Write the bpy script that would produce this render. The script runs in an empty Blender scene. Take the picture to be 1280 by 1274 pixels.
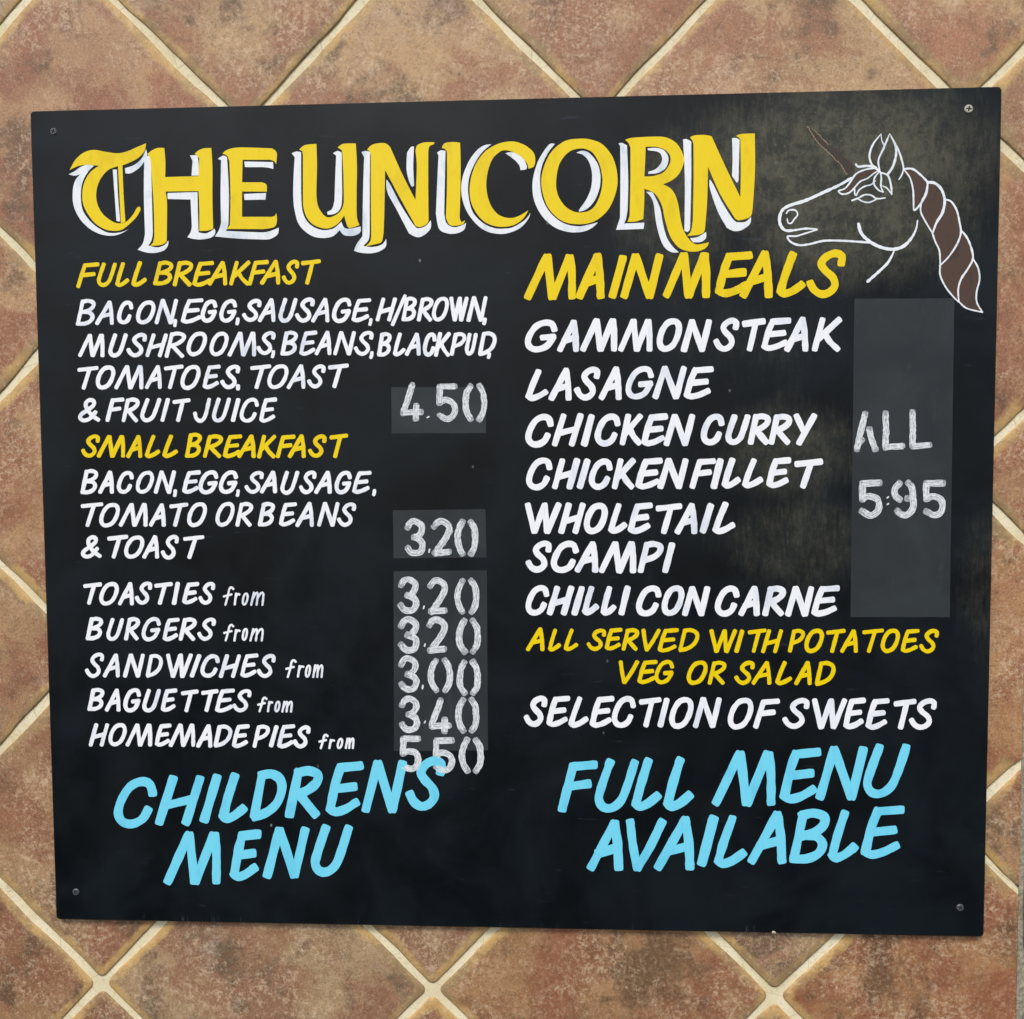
import bpy, bmesh, math, random
from mathutils import Vector, noise
from mathutils.geometry import delaunay_2d_cdt

scene = bpy.context.scene
R = math.radians
rnd = random.Random(7)

# ------------------------------------------------------------------ camera
cd = bpy.data.cameras.new('camera')
cam = bpy.data.objects.new('camera', cd)
scene.collection.objects.link(cam)
cam.location = (0.06081, -1.12539, 0.07347)
cam.rotation_euler = (1.52067, 0.0058, 0.04723)
cd.sensor_width = 36.0
cd.lens = 36.0 * 1108.9 / 1280.0
cd.clip_start = 0.05
cd.clip_end = 500
scene.camera = cam

# ------------------------------------------------------------------ light
SUN_ELEV, SUN_AZ = 52, 197          # azimuth from +Y, clockwise: in front of the wall, a little left
world = bpy.data.worlds.new('World')
scene.world = world
world.use_nodes = True
wn = world.node_tree.nodes
sky = wn.new('ShaderNodeTexSky')
sky.sky_type = 'NISHITA'
sky.sun_disc = False
sky.sun_elevation = R(SUN_ELEV)
sky.sun_rotation = R(SUN_AZ)
sky.air_density = 1.0
sky.dust_density = 3.0
wn['Background'].inputs['Strength'].default_value = 0.12
world.node_tree.links.new(sky.outputs[0], wn['Background'].inputs['Color'])
sl = bpy.data.lights.new('sun', 'SUN')
sl.energy = 1.5
sl.angle = R(14)
sl.color = (1.0, 0.95, 0.86)
sun = bpy.data.objects.new('sun', sl)
scene.collection.objects.link(sun)
sd = Vector((math.sin(R(SUN_AZ)) * math.cos(R(SUN_ELEV)), math.cos(R(SUN_AZ)) * math.cos(R(SUN_ELEV)), math.sin(R(SUN_ELEV))))
sun.rotation_euler = (-sd).to_track_quat('-Z', 'Y').to_euler()
scene.view_settings.view_transform = 'Standard'
scene.view_settings.look = 'None'
scene.view_settings.gamma = 1.0
scene.view_settings.exposure = 0.52

# ------------------------------------------------------------------ helpers
C = scene.collection
def link(name, me, parent=None, loc=(0, 0, 0)):
    o = bpy.data.objects.new(name, me)
    C.objects.link(o)
    o.location = loc
    if parent: o.parent = parent
    return o
def mesh(name, verts, faces, mats, midx=None, smooth=False):
    me = bpy.data.meshes.new(name)
    me.from_pydata(verts, [], faces)
    for m in mats: me.materials.append(m)
    if midx:
        for p, i in zip(me.polygons, midx): p.material_index = i
    if smooth:
        for p in me.polygons: p.use_smooth = True
    me.update()
    return me
def lin(r, g, b):
    f = lambda c: (c / 255 / 12.92) if c / 255 <= 0.04045 else ((c / 255 + 0.055) / 1.055) ** 2.4
    return (f(r), f(g), f(b), 1)
class NT:
    """small node-tree writer"""
    def __init__(s, name, rough=0.6, spec=0.5):
        s.m = bpy.data.materials.new(name); s.m.use_nodes = True
        s.t = s.m.node_tree; s.n = s.t.nodes; s.b = s.n['Principled BSDF']
        s.b.inputs['Roughness'].default_value = rough
        s.b.inputs['Specular IOR Level'].default_value = spec
        s.tc = s.n.new('ShaderNodeTexCoord').outputs['Object']
    def l(s, a, b): s.t.links.new(a, b)
    def setin(s, sock, v):
        if hasattr(v, 'links'): s.l(v, sock)
        else: sock.default_value = v
    def mapv(s, scale=(1, 1, 1), loc=None, rot=(0, 0, 0), vec=None):
        m = s.n.new('ShaderNodeMapping'); s.l(vec or s.tc, m.inputs[0])
        m.inputs['Scale'].default_value = scale; m.inputs['Rotation'].default_value = rot
        if loc is not None: s.setin(m.inputs['Location'], loc)
        return m.outputs[0]
    def noise(s, scale, detail=4, rough=.6, vec=None, dist=0):
        n = s.n.new('ShaderNodeTexNoise'); s.l(vec or s.tc, n.inputs['Vector'])
        n.inputs['Scale'].default_value = scale; n.inputs['Detail'].default_value = detail
        n.inputs['Roughness'].default_value = rough; n.inputs['Distortion'].default_value = dist
        return n.outputs['Fac']
    def ramp(s, v, lo, hi, a=0., b=1.):
        n = s.n.new('ShaderNodeMapRange'); n.interpolation_type = 'SMOOTHSTEP'
        s.l(v, n.inputs[0])
        for i, x in zip((1, 2, 3, 4), (lo, hi, a, b)): n.inputs[i].default_value = x
        return n.outputs[0]
    def math(s, op, a, b=0.):
        n = s.n.new('ShaderNodeMath'); n.operation = op
        s.setin(n.inputs[0], a); s.setin(n.inputs[1], b)
        return n.outputs[0]
    def mix(s, f, a, b, mode='MIX'):
        n = s.n.new('ShaderNodeMix'); n.data_type = 'RGBA'; n.blend_type = mode
        s.setin(n.inputs[0], f); s.setin(n.inputs[6], a); s.setin(n.inputs[7], b)
        return n.outputs[2]
    def bump(s, h, strength, dist=.001):
        n = s.n.new('ShaderNodeBump'); n.inputs['Strength'].default_value = strength
        n.inputs['Distance'].default_value = dist; s.l(h, n.inputs['Height'])
        s.l(n.outputs[0], s.b.inputs['Normal'])
    def color(s, v): s.setin(s.b.inputs['Base Color'], v)

# ------------------------------------------------------------------ materials
def m_grout():
    k = NT('grout', .85, .2)
    a = k.noise(14, 5); f = k.noise(260, 3)
    c = k.mix(k.ramp(a, .35, .65), lin(216, 205, 168), lin(230, 222, 192))
    c = k.mix(k.ramp(f, .5, .72, 0, .4), c, lin(176, 160, 124))
    c = k.mix(k.ramp(k.noise(34, 6, .75), .56, .72, 0, .45), c, lin(160, 142, 104))
    vo = k.n.new('ShaderNodeTexVoronoi'); vo.feature = 'DISTANCE_TO_EDGE'; vo.inputs['Scale'].default_value = 13
    k.l(k.mapv(), vo.inputs[0])
    c = k.mix(k.ramp(vo.outputs['Distance'], .002, .008, .3, 0), c, lin(124, 106, 78))
    k.color(c); k.bump(k.noise(400, 3), .5, .0006)
    return k.m
def m_tile():
    k = NT('glazed_terracotta', .55, .35)
    oi = k.n.new('ShaderNodeObjectInfo')
    cx = k.n.new('ShaderNodeCombineXYZ')
    for i, s in enumerate((37., 91., 53.)): k.l(k.math('MULTIPLY', oi.outputs['Random'], s), cx.inputs[i])
    v = k.mapv(loc=cx.outputs[0])
    big = k.noise(7, 9, .66, v, .6); big2 = k.noise(8, 9, .68, k.mapv(loc=(9, 4, 2), vec=v), .4)
    mid = k.noise(24, 9, .75, v, .2); grit = k.noise(330, 5, .8, v); grit2 = k.noise(150, 7, .8, k.mapv(loc=(3, 3, 3), vec=v))
    red, tan, brown, grey = lin(150, 109, 84), lin(172, 143, 108), lin(98, 82, 64), lin(184, 162, 142)
    c = k.mix(k.ramp(big, .44, .56), red, tan)
    c = k.mix(k.ramp(k.math('ADD', k.math('MULTIPLY', big2, .65), k.math('MULTIPLY', mid, .35)), .50, .59, 0, .85), c, brown)
    c = k.mix(k.ramp(k.math('ADD', k.math('MULTIPLY', k.noise(13, 9, .8, k.mapv(loc=(5, 8, 1), vec=v)), .8), k.math('MULTIPLY', grit2, .2)), .52, .66, 0, .7), c, grey)
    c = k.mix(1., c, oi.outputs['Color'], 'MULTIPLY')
    c = k.mix(k.ramp(mid, .40, .60, .30, 0), c, lin(112, 78, 56))
    clus = k.ramp(k.noise(10, 6, .75, k.mapv(loc=(2, 6, 8), vec=v)), .42, .62)
    c = k.mix(k.math('MULTIPLY', k.ramp(grit2, .47, .60, 0, .65), clus), c, lin(208, 184, 154))
    c = k.mix(k.ramp(grit2, .55, .70, 0, .4), c, lin(206, 178, 146))          # pale mineral flecks
    c = k.mix(k.ramp(grit, .53, .66, 0, .35), c, lin(212, 190, 160))
    c = k.mix(k.ramp(grit, .36, .48, .5, 0), c, lin(84, 62, 48))              # dark pits
    pit = k.noise(85, 7, .82, k.mapv(loc=(7, 1, 5), vec=v))
    c = k.mix(k.ramp(pit, .30, .41, .8, 0), c, lin(78, 60, 48))
    at = k.n.new('ShaderNodeAttribute'); at.attribute_name = 'rim'
    e = k.math('ADD', at.outputs['Fac'], k.math('MULTIPLY', k.math('SUBTRACT', k.noise(13, 7, .72, v), .5), 2.6))
    rimc = k.mix(k.ramp(k.noise(17, 3, .6, v), .38, .62), lin(196, 162, 104), lin(150, 128, 92))
    rimc = k.mix(k.ramp(grit, .35, .5, .35, 0), rimc, lin(110, 84, 56))
    rimc = k.mix(k.ramp(grit2, .5, .62, 0, .4), rimc, lin(214, 190, 140))
    c = k.mix(k.ramp(e, .35, .95, 0, .85), c, rimc)
    k.color(c)
    k.setin(k.b.inputs['Roughness'], k.ramp(mid, .3, .7, .42, .7))
    h = k.math('ADD', k.math('MULTIPLY', grit, .35), k.math('ADD', k.math('MULTIPLY', mid, .9), k.math('MULTIPLY', grit2, .45)))
    k.bump(h, .55, .0016)
    return k.m
def ellipse(k, cx, cz, rx, rz, vec):
    m = k.n.new('ShaderNodeMapping'); m.vector_type = 'POINT'; k.l(vec, m.inputs[0])
    m.inputs['Scale'].default_value = (1 / rx, 0, 1 / rz); m.inputs['Location'].default_value = (-cx / rx, 0, -cz / rz)
    n = k.n.new('ShaderNodeVectorMath'); n.operation = 'LENGTH'; k.l(m.outputs[0], n.inputs[0])
    return k.ramp(n.outputs['Value'], .25, 1.15, 1, 0)
def m_board():
    k = NT('worn_black_paint', .42, .2)
    v = k.tc
    vert = k.mapv((1, 1, .16)); hor = k.mapv((.12, 1, 1))
    blot = k.noise(7, 5, .6, v, .5); fib = k.noise(260, 3, .7, vert); fibh = k.noise(150, 3, .7, hor); fine = k.noise(240, 3, .7)
    c = k.mix(k.ramp(blot, .35, .66), lin(8, 13, 17), lin(19, 26, 31))
    # weathered patches: the black rubbed thin, brown board showing through
    w = k.math('MULTIPLY', ellipse(k, .41, .96, .27, .14, v), .9)
    w = k.math('MAXIMUM', w, k.math('MULTIPLY', ellipse(k, .43, .885, .19, .10, v), .82))
    w = k.math('MAXIMUM', w, k.math('MULTIPLY', ellipse(k, .22, .92, .12, .13, v), .62))
    w = k.math('MAXIMUM', w, k.math('MULTIPLY', ellipse(k, .31, .75, .15, .10, v), .22))
    w = k.math('MAXIMUM', w, k.math('MULTIPLY', ellipse(k, .35, .615, .13, .09, v), .58))
    w = k.math('MAXIMUM', w, k.math('MULTIPLY', ellipse(k, .37, .50, .15, .09, v), .46))
    w = k.math('MAXIMUM', w, k.math('MULTIPLY', ellipse(k, .59, .45, .05, .13, v), .4))
    nz = k.math('ADD', k.math('MULTIPLY', blot, .35), k.math('ADD', k.math('MULTIPLY', fib, .5), k.math('MULTIPLY', k.noise(24, 7, .8, k.mapv((1, 1, .7))), .42)))
    wm = k.ramp(k.math('ADD', w, k.math('MULTIPLY', k.math('SUBTRACT', nz, .62), 1.1)), .14, 1.2, 0, .9)
    wc = k.mix(k.ramp(k.noise(45, 8, .8), .40, .60), lin(60, 63, 56), lin(94, 93, 79))
    wc = k.mix(k.ramp(fine, .56, .74, 0, .55), wc, lin(128, 123, 102))
    wc = k.mix(k.ramp(fib, .60, .75, 0, .35), wc, lin(112, 104, 82))
    wc = k.mix(k.ramp(k.noise(120, 5, .8, k.mapv((1, 1, .5))), .3, .44, .55, 0), wc, lin(34, 38, 34))
    c = k.mix(wm, c, wc)
    # faint scuffs and specks
    c = k.mix(k.ramp(fibh, .66, .8, 0, .14), c, lin(96, 112, 122))
    sp = k.n.new('ShaderNodeTexVoronoi'); sp.inputs['Scale'].default_value = 26; k.l(k.mapv((1, 1, .7)), sp.inputs[0])
    spk = k.math('MULTIPLY', k.ramp(sp.outputs['Distance'], .02, .05, 1, 0), k.ramp(k.noise(9, 2), .52, .6))
    c = k.mix(k.math('MULTIPLY', spk, .55), c, lin(150, 156, 150))
    # chalky scrape along the bottom edge
    sx = k.n.new('ShaderNodeSeparateXYZ'); k.l(v, sx.inputs[0])
    low = k.math('MULTIPLY', k.ramp(sx.outputs['Z'], .001, .012, 1, 0), k.ramp(k.noise(6, 3), .42, .6))
    c = k.mix(k.math('MULTIPLY', low, k.ramp(k.noise(170, 3, .8, k.mapv((1, 1, .12), loc=(5, 0, 0))), .56, .72, 0, .4)), c, lin(84, 96, 106))
    k.color(c)
    k.setin(k.b.inputs['Roughness'], k.math('ADD', k.math('MULTIPLY', wm, .3), k.ramp(k.noise(11, 4), .3, .7, .34, .48)))
    k.bump(k.math('ADD', k.math('MULTIPLY', fib, .5), k.noise(30, 4)), .22, .0006)
    return k.m
def m_paint(name, base, thin, rough=.4, amt=.6, scale=(30, 9)):
    k = NT(name, rough, .3)
    n = k.noise(scale[0], 4, .65, k.mapv((1, 1, .55), rot=(0, .35, 0)), .3)
    st = k.noise(330, 2, .6, k.mapv((1, 1, .12), rot=(0, .3, 0)))
    c = k.mix(k.ramp(n, .5, .72, 0, amt), base, thin)
    c = k.mix(k.ramp(st, .5, .75, 0, amt * .4), c, thin)
    k.color(c); k.bump(k.math('ADD', st, k.math('MULTIPLY', n, .5)), .25, .0004)
    return k.m
def m_panelgrey():
    k = NT('chalk_panel_black', .6, .35)
    n = k.noise(9, 5, .65, None, .4); f = k.noise(90, 3, .7, k.mapv((1, 1, .2)))
    c = k.mix(k.ramp(n, .35, .68), lin(34, 40, 44), lin(44, 51, 54))
    c = k.mix(k.ramp(f, .6, .8, 0, .2), c, lin(80, 90, 92))
    k.color(c); return k.m
def m_chalk(name, a, b):
    k = NT(name, .75, .2)
    c = k.mix(k.ramp(k.noise(230, 4, .75), .38, .66), a, b)
    k.color(c); return k.m
def m_stone():
    k = NT('rough_grey_stone', .8, .25)
    oi = k.n.new('ShaderNodeObjectInfo'); cx = k.n.new('ShaderNodeCombineXYZ')
    k.l(k.math('MULTIPLY', oi.outputs['Random'], 40), cx.inputs[0])
    v = k.mapv(loc=cx.outputs[0])
    c = k.mix(k.ramp(k.noise(12, 6, .7, v), .35, .65), lin(96, 92, 90), lin(150, 142, 130))
    c = k.mix(k.ramp(k.noise(60, 5, .8, v), .3, .45, .7, 0), c, lin(62, 60, 60))
    k.color(c); k.bump(k.noise(45, 7, .7, v), .8, .006); return k.m
def m_plain(name, col, rough=.5, metal=0.):
    k = NT(name, rough, .5); k.b.inputs['Metallic'].default_value = metal
    c = k.mix(k.ramp(k.noise(600, 3, .7), .4, .65), col, tuple(x * .6 for x in col[:3]) + (1,))
    k.color(c); return k.m

GROUT, TILE, BOARD = m_grout(), m_tile(), m_board()
WHITE = m_paint('white_sign_paint', lin(238, 242, 247), lin(196, 210, 226))
WHITE2 = m_paint('white_shadow_paint', lin(232, 238, 243), lin(186, 203, 216), amt=.8)
YELLOW = m_paint('yellow_sign_paint', lin(234, 206, 4), lin(210, 178, 8), amt=.45)
BLUE = m_paint('sky_blue_sign_paint', lin(116, 213, 240), lin(92, 194, 228), amt=.6)
BROWN = m_paint('brown_sign_paint', lin(78, 60, 50), lin(58, 48, 44), amt=.8, rough=.55)
PEEL = m_paint('peeling_horn_paint', lin(62, 52, 46), lin(60, 57, 50), amt=.9, rough=.6)
RAW = m_chalk('bare_flaking_edge', lin(158, 144, 118), lin(128, 112, 90))
PANEL = m_panelgrey()
CHALK = m_chalk('chalk_wash', lin(134, 142, 147), lin(186, 193, 198))
CHALK2 = m_chalk('chalk_streak', lin(202, 209, 213), lin(230, 235, 238))
STONE = m_stone()
MORTAR = m_chalk('grey_lime_mortar', lin(122, 118, 104), lin(170, 164, 144))
SCREWB = m_plain('painted_screw', lin(84, 90, 96), .45)
SCREWM = m_plain('zinc_screw', lin(190, 188, 170), .5, .2)
SLOT = m_plain('screw_slot_dark', lin(30, 30, 26), .8)  # dark colour of the recessed cross
CHIP = m_plain('chipped_wood', lin(214, 204, 176), .8)

# ------------------------------------------------------------------ tiled wall
DIAG, LX, LZ, LA = 0.44484, -0.55037, 0.49851, 0.00376
XS = 0.6465                                      # tiles end against the stone corner
def lat(i, j):
    X, Z = DIAG / 2 * i, -DIAG / 2 * j * 1.00237
    return LX + math.cos(LA) * X - math.sin(LA) * Z, LZ + math.sin(LA) * X + math.cos(LA) * Z

wall = link('tiled_wall', mesh('tiled_wall',
    [(-2.2, .0026, -1.9), (XS + .0005, .0026, -1.9), (XS + .0005, .0026, 1.9), (-2.2, .0026, 1.9),
     (-2.2, .12, -1.9), (XS + .0005, .12, -1.9), (XS + .0005, .12, 1.9), (-2.2, .12, 1.9)],
    [(0, 1, 2, 3), (7, 6, 5, 4), (0, 3, 7, 4), (1, 5, 6, 2), (3, 2, 6, 7), (0, 4, 5, 1)], [GROUT]))
wall['label'] = 'wall of diamond-set terracotta tiles with cream grout behind the black menu board'
wall['category'] = 'wall'

RINGS = [(0.0, .0040, 1.), (.0010, .0012, 1.), (.0026, .0005, 1.), (.0085, .0001, .8), (.0135, -.0002, .35), (.021, -.0004, 0.)]
def tile_mesh(cx, cz, seed):
    r = random.Random(seed)
    side = DIAG / math.sqrt(2); h = side / 2 - .0039 - r.uniform(-.0005, .0008); cr = .0085
    pts = []
    for q in range(4):
        a0 = q * math.pi / 2
        ccx, ccz = (h - cr), (h - cr)
        cs = [(ccx + cr * math.cos(t), ccz + cr * math.sin(t)) for t in [math.pi / 2 * s / 6 for s in range(7)]]
        nx = (-(h - cr), h)
        cs += [(ccx + (nx[0] - ccx) * s / 16, h) for s in range(1, 16)]
        for x, z in cs: pts.append((x * math.cos(a0) - z * math.sin(a0), x * math.sin(a0) + z * math.cos(a0)))
    tilt = math.pi / 4 + LA + r.uniform(-.006, .006)
    off = Vector((seed * 7.31, seed * 3.77, 0))
    P = []
    for x, z in pts:
        n = noise.noise(Vector((x * 16, z * 16, 0)) + off) * .0032 + noise.noise(Vector((x * 55, z * 55, 5)) + off) * .0009
        l = math.hypot(x, z); x += x / l * n; z += z / l * n
        P.append((cx + x * math.cos(tilt) - z * math.sin(tilt), cz + x * math.sin(tilt) + z * math.cos(tilt)))
    # cut against the stone corner
    xe = XS - .0004
    if max(p[0] for p in P) > xe:
        Q = []
        for a, b in zip(P, P[1:] + P[:1]):
            if a[0] <= xe: Q.append(a)
            if (a[0] <= xe) != (b[0] <= xe):
                t = (xe - a[0]) / (b[0] - a[0]); Q.append((xe, a[1] + t * (b[1] - a[1])))
        P = Q
        if len(P) < 6: return None
        P = [p for i, p in enumerate(P) if math.dist(p, P[i - 1]) > .0004]
        # fill the straight cut with points
        Q = []
        for a, b in zip(P, P[1:] + P[:1]):
            Q.append(a); d = math.dist(a, b)
            if d > .03:
                m = int(d / .015)
                Q += [(a[0] + (b[0] - a[0]) * s / m, a[1] + (b[1] - a[1]) * s / m) for s in range(1, m)]
        P = Q
        if max(p[1] for p in P) - min(p[1] for p in P) < .03 or max(p[0] for p in P) - min(p[0] for p in P) < .03: return None
    n = len(P)
    mx, mz = sum(p[0] for p in P) / n, sum(p[1] for p in P) / n
    inr = min(abs((b[0] - a[0]) * (a[1] - mz) - (a[0] - mx) * (b[1] - a[1])) / max(1e-9, math.dist(a, b)) for a, b in zip(P, P[3:] + P[:3]))
    inr = max(inr, .024)
    V, F, W = [], [], []
    tz = (r.uniform(-.002, .002), r.uniform(-.002, .002))
    for ins, y, rim in RINGS:
        f = ins / inr
        for p in P:
            cut = p[0] > XS - .001                      # a sawn side has no glazed rim
            V.append((p[0] + (mx - p[0]) * f * (.15 if cut else 1), (y if not cut else max(-.0004, y - .0025)) + (p[0] - cx) * tz[0] + (p[1] - cz) * tz[1], p[1] + (mz - p[1]) * f)); W.append(0. if cut else rim)
    for k in range(len(RINGS) - 1):
        for i in range(n):
            j = (i + 1) % n
            F.append((k * n + i, k * n + j, (k + 1) * n + j, (k + 1) * n + i))
    b0 = (len(RINGS) - 1) * n
    V.append((mx, -.0010, mz)); W.append(0.)
    for i in range(n): F.append((b0 + i, b0 + (i + 1) % n, len(V) - 1))
    V = [(v[0] - cx, v[1], v[2] - cz) for v in V]
    me = mesh('tile', V, F, [TILE], smooth=True)
    at = me.attributes.new('rim', 'FLOAT', 'POINT')
    for i, w in enumerate(W): at.data[i].value = w
    return me
# glaze tint by lattice place, with the lighting gradient painted in: top paler, bottom darker
LIT_TINT = {(0, 0): (1.10, 1.00, .98), (2, 0): (1.16, 1.14, 1.10), (4, 0): (1.2, 1.2, 1.16), (1, -1): (1.18, 1.17, 1.12), (3, -1): (1.16, 1.12, 1.08),
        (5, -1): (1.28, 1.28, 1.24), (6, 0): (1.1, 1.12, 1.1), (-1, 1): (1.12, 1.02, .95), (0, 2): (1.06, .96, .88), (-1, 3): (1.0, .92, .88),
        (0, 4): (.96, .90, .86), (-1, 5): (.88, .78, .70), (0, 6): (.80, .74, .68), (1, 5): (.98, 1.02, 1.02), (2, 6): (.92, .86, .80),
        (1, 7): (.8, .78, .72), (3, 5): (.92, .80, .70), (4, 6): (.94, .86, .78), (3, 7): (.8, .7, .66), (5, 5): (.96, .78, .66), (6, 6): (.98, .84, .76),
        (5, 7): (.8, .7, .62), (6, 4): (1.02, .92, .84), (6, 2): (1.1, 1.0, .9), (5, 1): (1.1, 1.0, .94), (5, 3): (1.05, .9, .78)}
seed = 0
for j in range(-5, 11):
    for i in range(-6, 8):
        if (i + j) % 2: continue
        cx, cz = lat(i, j)
        if cx < -1.9 or cx > XS + .19 or abs(cz) > 1.45: continue
        seed += 1
        me = tile_mesh(cx, cz, seed)
        if me is None: continue
        t = link('tile', me, wall, (cx, 0, cz))
        c = LIT_TINT.get((i, j), (rnd.uniform(.9, 1.1),) * 3)
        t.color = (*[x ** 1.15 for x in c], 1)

# ------------------------------------------------------------------ stone corner at the right
sw = link('stone_wall', mesh('stone_wall',
    [(XS + .0009, .002, -1.9), (XS + 2.0, .002, -1.9), (XS + 2.0, .002, 1.9), (XS + .0009, .002, 1.9),
     (XS + .0009, .12, -1.9), (XS + 2.0, .12, -1.9), (XS + 2.0, .12, 1.9), (XS + .0009, .12, 1.9)],
    [(0, 1, 2, 3), (7, 6, 5, 4), (0, 3, 7, 4), (1, 5, 6, 2), (3, 2, 6, 7), (0, 4, 5, 1)], [MORTAR]))
sw['label'] = 'rough grey stone wall corner at the right end of the tiles'
sw['category'] = 'wall'
z = -1.3; row = 0
while z < 1.3:
    hgt = rnd.uniform(.13, .24); x = XS + rnd.uniform(-.001, .003)
    while x < XS + 1.7:
        wdt = rnd.uniform(.16, .32); nseg = 22; V = []; F = []
        w2, h2 = wdt / 2 - .006, hgt / 2 - .007
        for kk, (sc, y) in enumerate(((1, .004), (.97, -.006), (.88, -.014), (.55, -.018))):
            for s in range(nseg):
                a = 2 * math.pi * s / nseg; ca, sa = math.cos(a), math.sin(a)
                px_ = math.copysign(abs(ca) ** .42, ca) * w2 * sc; pz_ = math.copysign(abs(sa) ** .42, sa) * h2 * sc
                nn = noise.noise(Vector((px_ * 20 + x * 9, pz_ * 20 + z * 7, kk))) * .008
                V.append((px_ + nn * (px_ > 0), y + nn * .6 * (kk > 0), pz_ + nn))
        for kk in range(3):
            for s in range(nseg): F.append((kk * nseg + s, kk * nseg + (s + 1) % nseg, (kk + 1) * nseg + (s + 1) % nseg, (kk + 1) * nseg + s))
        V.append((0, -.02, 0))
        for s in range(nseg): F.append((3 * nseg + s, 3 * nseg + (s + 1) % nseg, len(V) - 1))
        link('stone', mesh('stone', V, F, [STONE], smooth=True), sw, (x + wdt / 2, 0, z + hgt / 2))
        x += wdt
    z += hgt; row += 1

# ------------------------------------------------------------------ the board
BW, BH, BY = 1.2, 1.04854, -0.009
board = bpy.data.objects.new('menu_board', None); C.objects.link(board)
board.location = (0, 0, -BH / 2)
board['label'] = 'large black pub menu board with yellow, white and blue hand lettering on the tiled wall'
board['category'] = 'menu board'
def rounded(w, h, r, n=5):
    out = []
    for cx, cz, a in ((w / 2 - r, h - r, 0), (-w / 2 + r, h - r, 90), (-w / 2 + r, r, 180), (w / 2 - r, r, 270)):
        out += [(cx + r * math.cos(R(a + 90 * s / n)), cz + r * math.sin(R(a + 90 * s / n))) for s in range(n + 1)]
    return out
o1, n_ = rounded(BW, BH, .005), 24
o2 = [(x * (1 - .0012 / .6), (zz - BH / 2) * (1 - .0012 / .52) + BH / 2) for x, zz in o1]
V = [(x, -.0013, zz) for x, zz in o1] + [(x, BY + .001, zz) for x, zz in o1] + [(x, BY, zz) for x, zz in o2]
F = [tuple(range(n_))] + [tuple(range(3 * n_ - 1, 2 * n_ - 1, -1))]
for k in range(2):
    for i in range(n_): F.append((k * n_ + i, (k + 1) * n_ + i, (k + 1) * n_ + (i + 1) % n_, k * n_ + (i + 1) % n_))
link('panel', mesh('panel', V, F, [BOARD]), board)

# sheet coordinates of the lettering layout -> metres on the board face (flat-sheet homography)
HM = [0.001008925218477955, -6.207786607439071e-06, -0.6340525092928216, 1.9623792610312753e-05, -0.0010333378099128662, 1.186447590782001, 4.260567044239292e-05, -4.541343300848973e-05]
def bd(u, v):
    w = HM[6] * u + HM[7] * v + 1
    return ((HM[0] * u + HM[1] * v + HM[2]) / w, (HM[3] * u + HM[4] * v + HM[5]) / w)

def fill(name, polys, holes, height, mat, parent=board, extra=None, base=0.0):
    """one sheet of paint: union of the convex or simple pieces minus the holes, with side walls; sizes in layout units"""
    vs, fs = [], []
    for p in polys + holes:
        b = len(vs); vs += [Vector(q) for q in p]; fs.append(list(range(b, b + len(p))))
    nh = len(polys)
    ov, oe, of, a, b_, oid = delaunay_2d_cdt(vs, [], fs, 0, 1e-4, True)
    allp = polys + holes; grid = {}; cs = 5.0
    for k, p in enumerate(allp):
        xs = [q[0] for q in p]; ys = [q[1] for q in p]
        for gx in range(int(min(xs) // cs), int(max(xs) // cs) + 1):
            for gy in range(int(min(ys) // cs), int(max(ys) // cs) + 1): grid.setdefault((gx, gy), []).append(k)
    def inside(p, x, y):
        c = False; j = p[-1]
        for i in p:
            if (i[1] > y) != (j[1] > y) and x < (j[0] - i[0]) * (y - i[1]) / (j[1] - i[1]) + i[0]: c = not c
            j = i
        return c
    keep = []
    for f in of:
        x = sum(ov[i][0] for i in f) / len(f); y = sum(ov[i][1] for i in f) / len(f)
        ids = grid.get((int(x // cs), int(y // cs)), ())
        if any(k >= nh and inside(allp[k], x, y) for k in ids): continue
        if any(k < nh and inside(allp[k], x, y) for k in ids): keep.append(f)
    used = sorted({i for f in keep for i in f}); mp = {u: k for k, u in enumerate(used)}
    V = []; 
    for u in used:
        x, zz = bd(ov[u][0], ov[u][1]); V.append((x, BY - height, zz))
    F = []
    edges = {}
    for f in keep:
        g = [mp[i] for i in f]
        p0, p1, p2 = (Vector((V[i][0], V[i][2])) for i in g[:3])
        if (p1 - p0).cross(p2 - p0) < 0: g = g[::-1]
        F.append(tuple(g))
        for s in range(len(g)): edges[(g[s], g[(s + 1) % len(g)])] = 1
    nb = len(V); V += [(v[0], BY - base + 2e-5, v[2]) for v in V]
    F += [(x, x + nb, y + nb, y) for x, y in edges if (y, x) not in edges]
    me = mesh(name, V, F, [mat])
    return link(name, me, parent) if parent is not None else me

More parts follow.
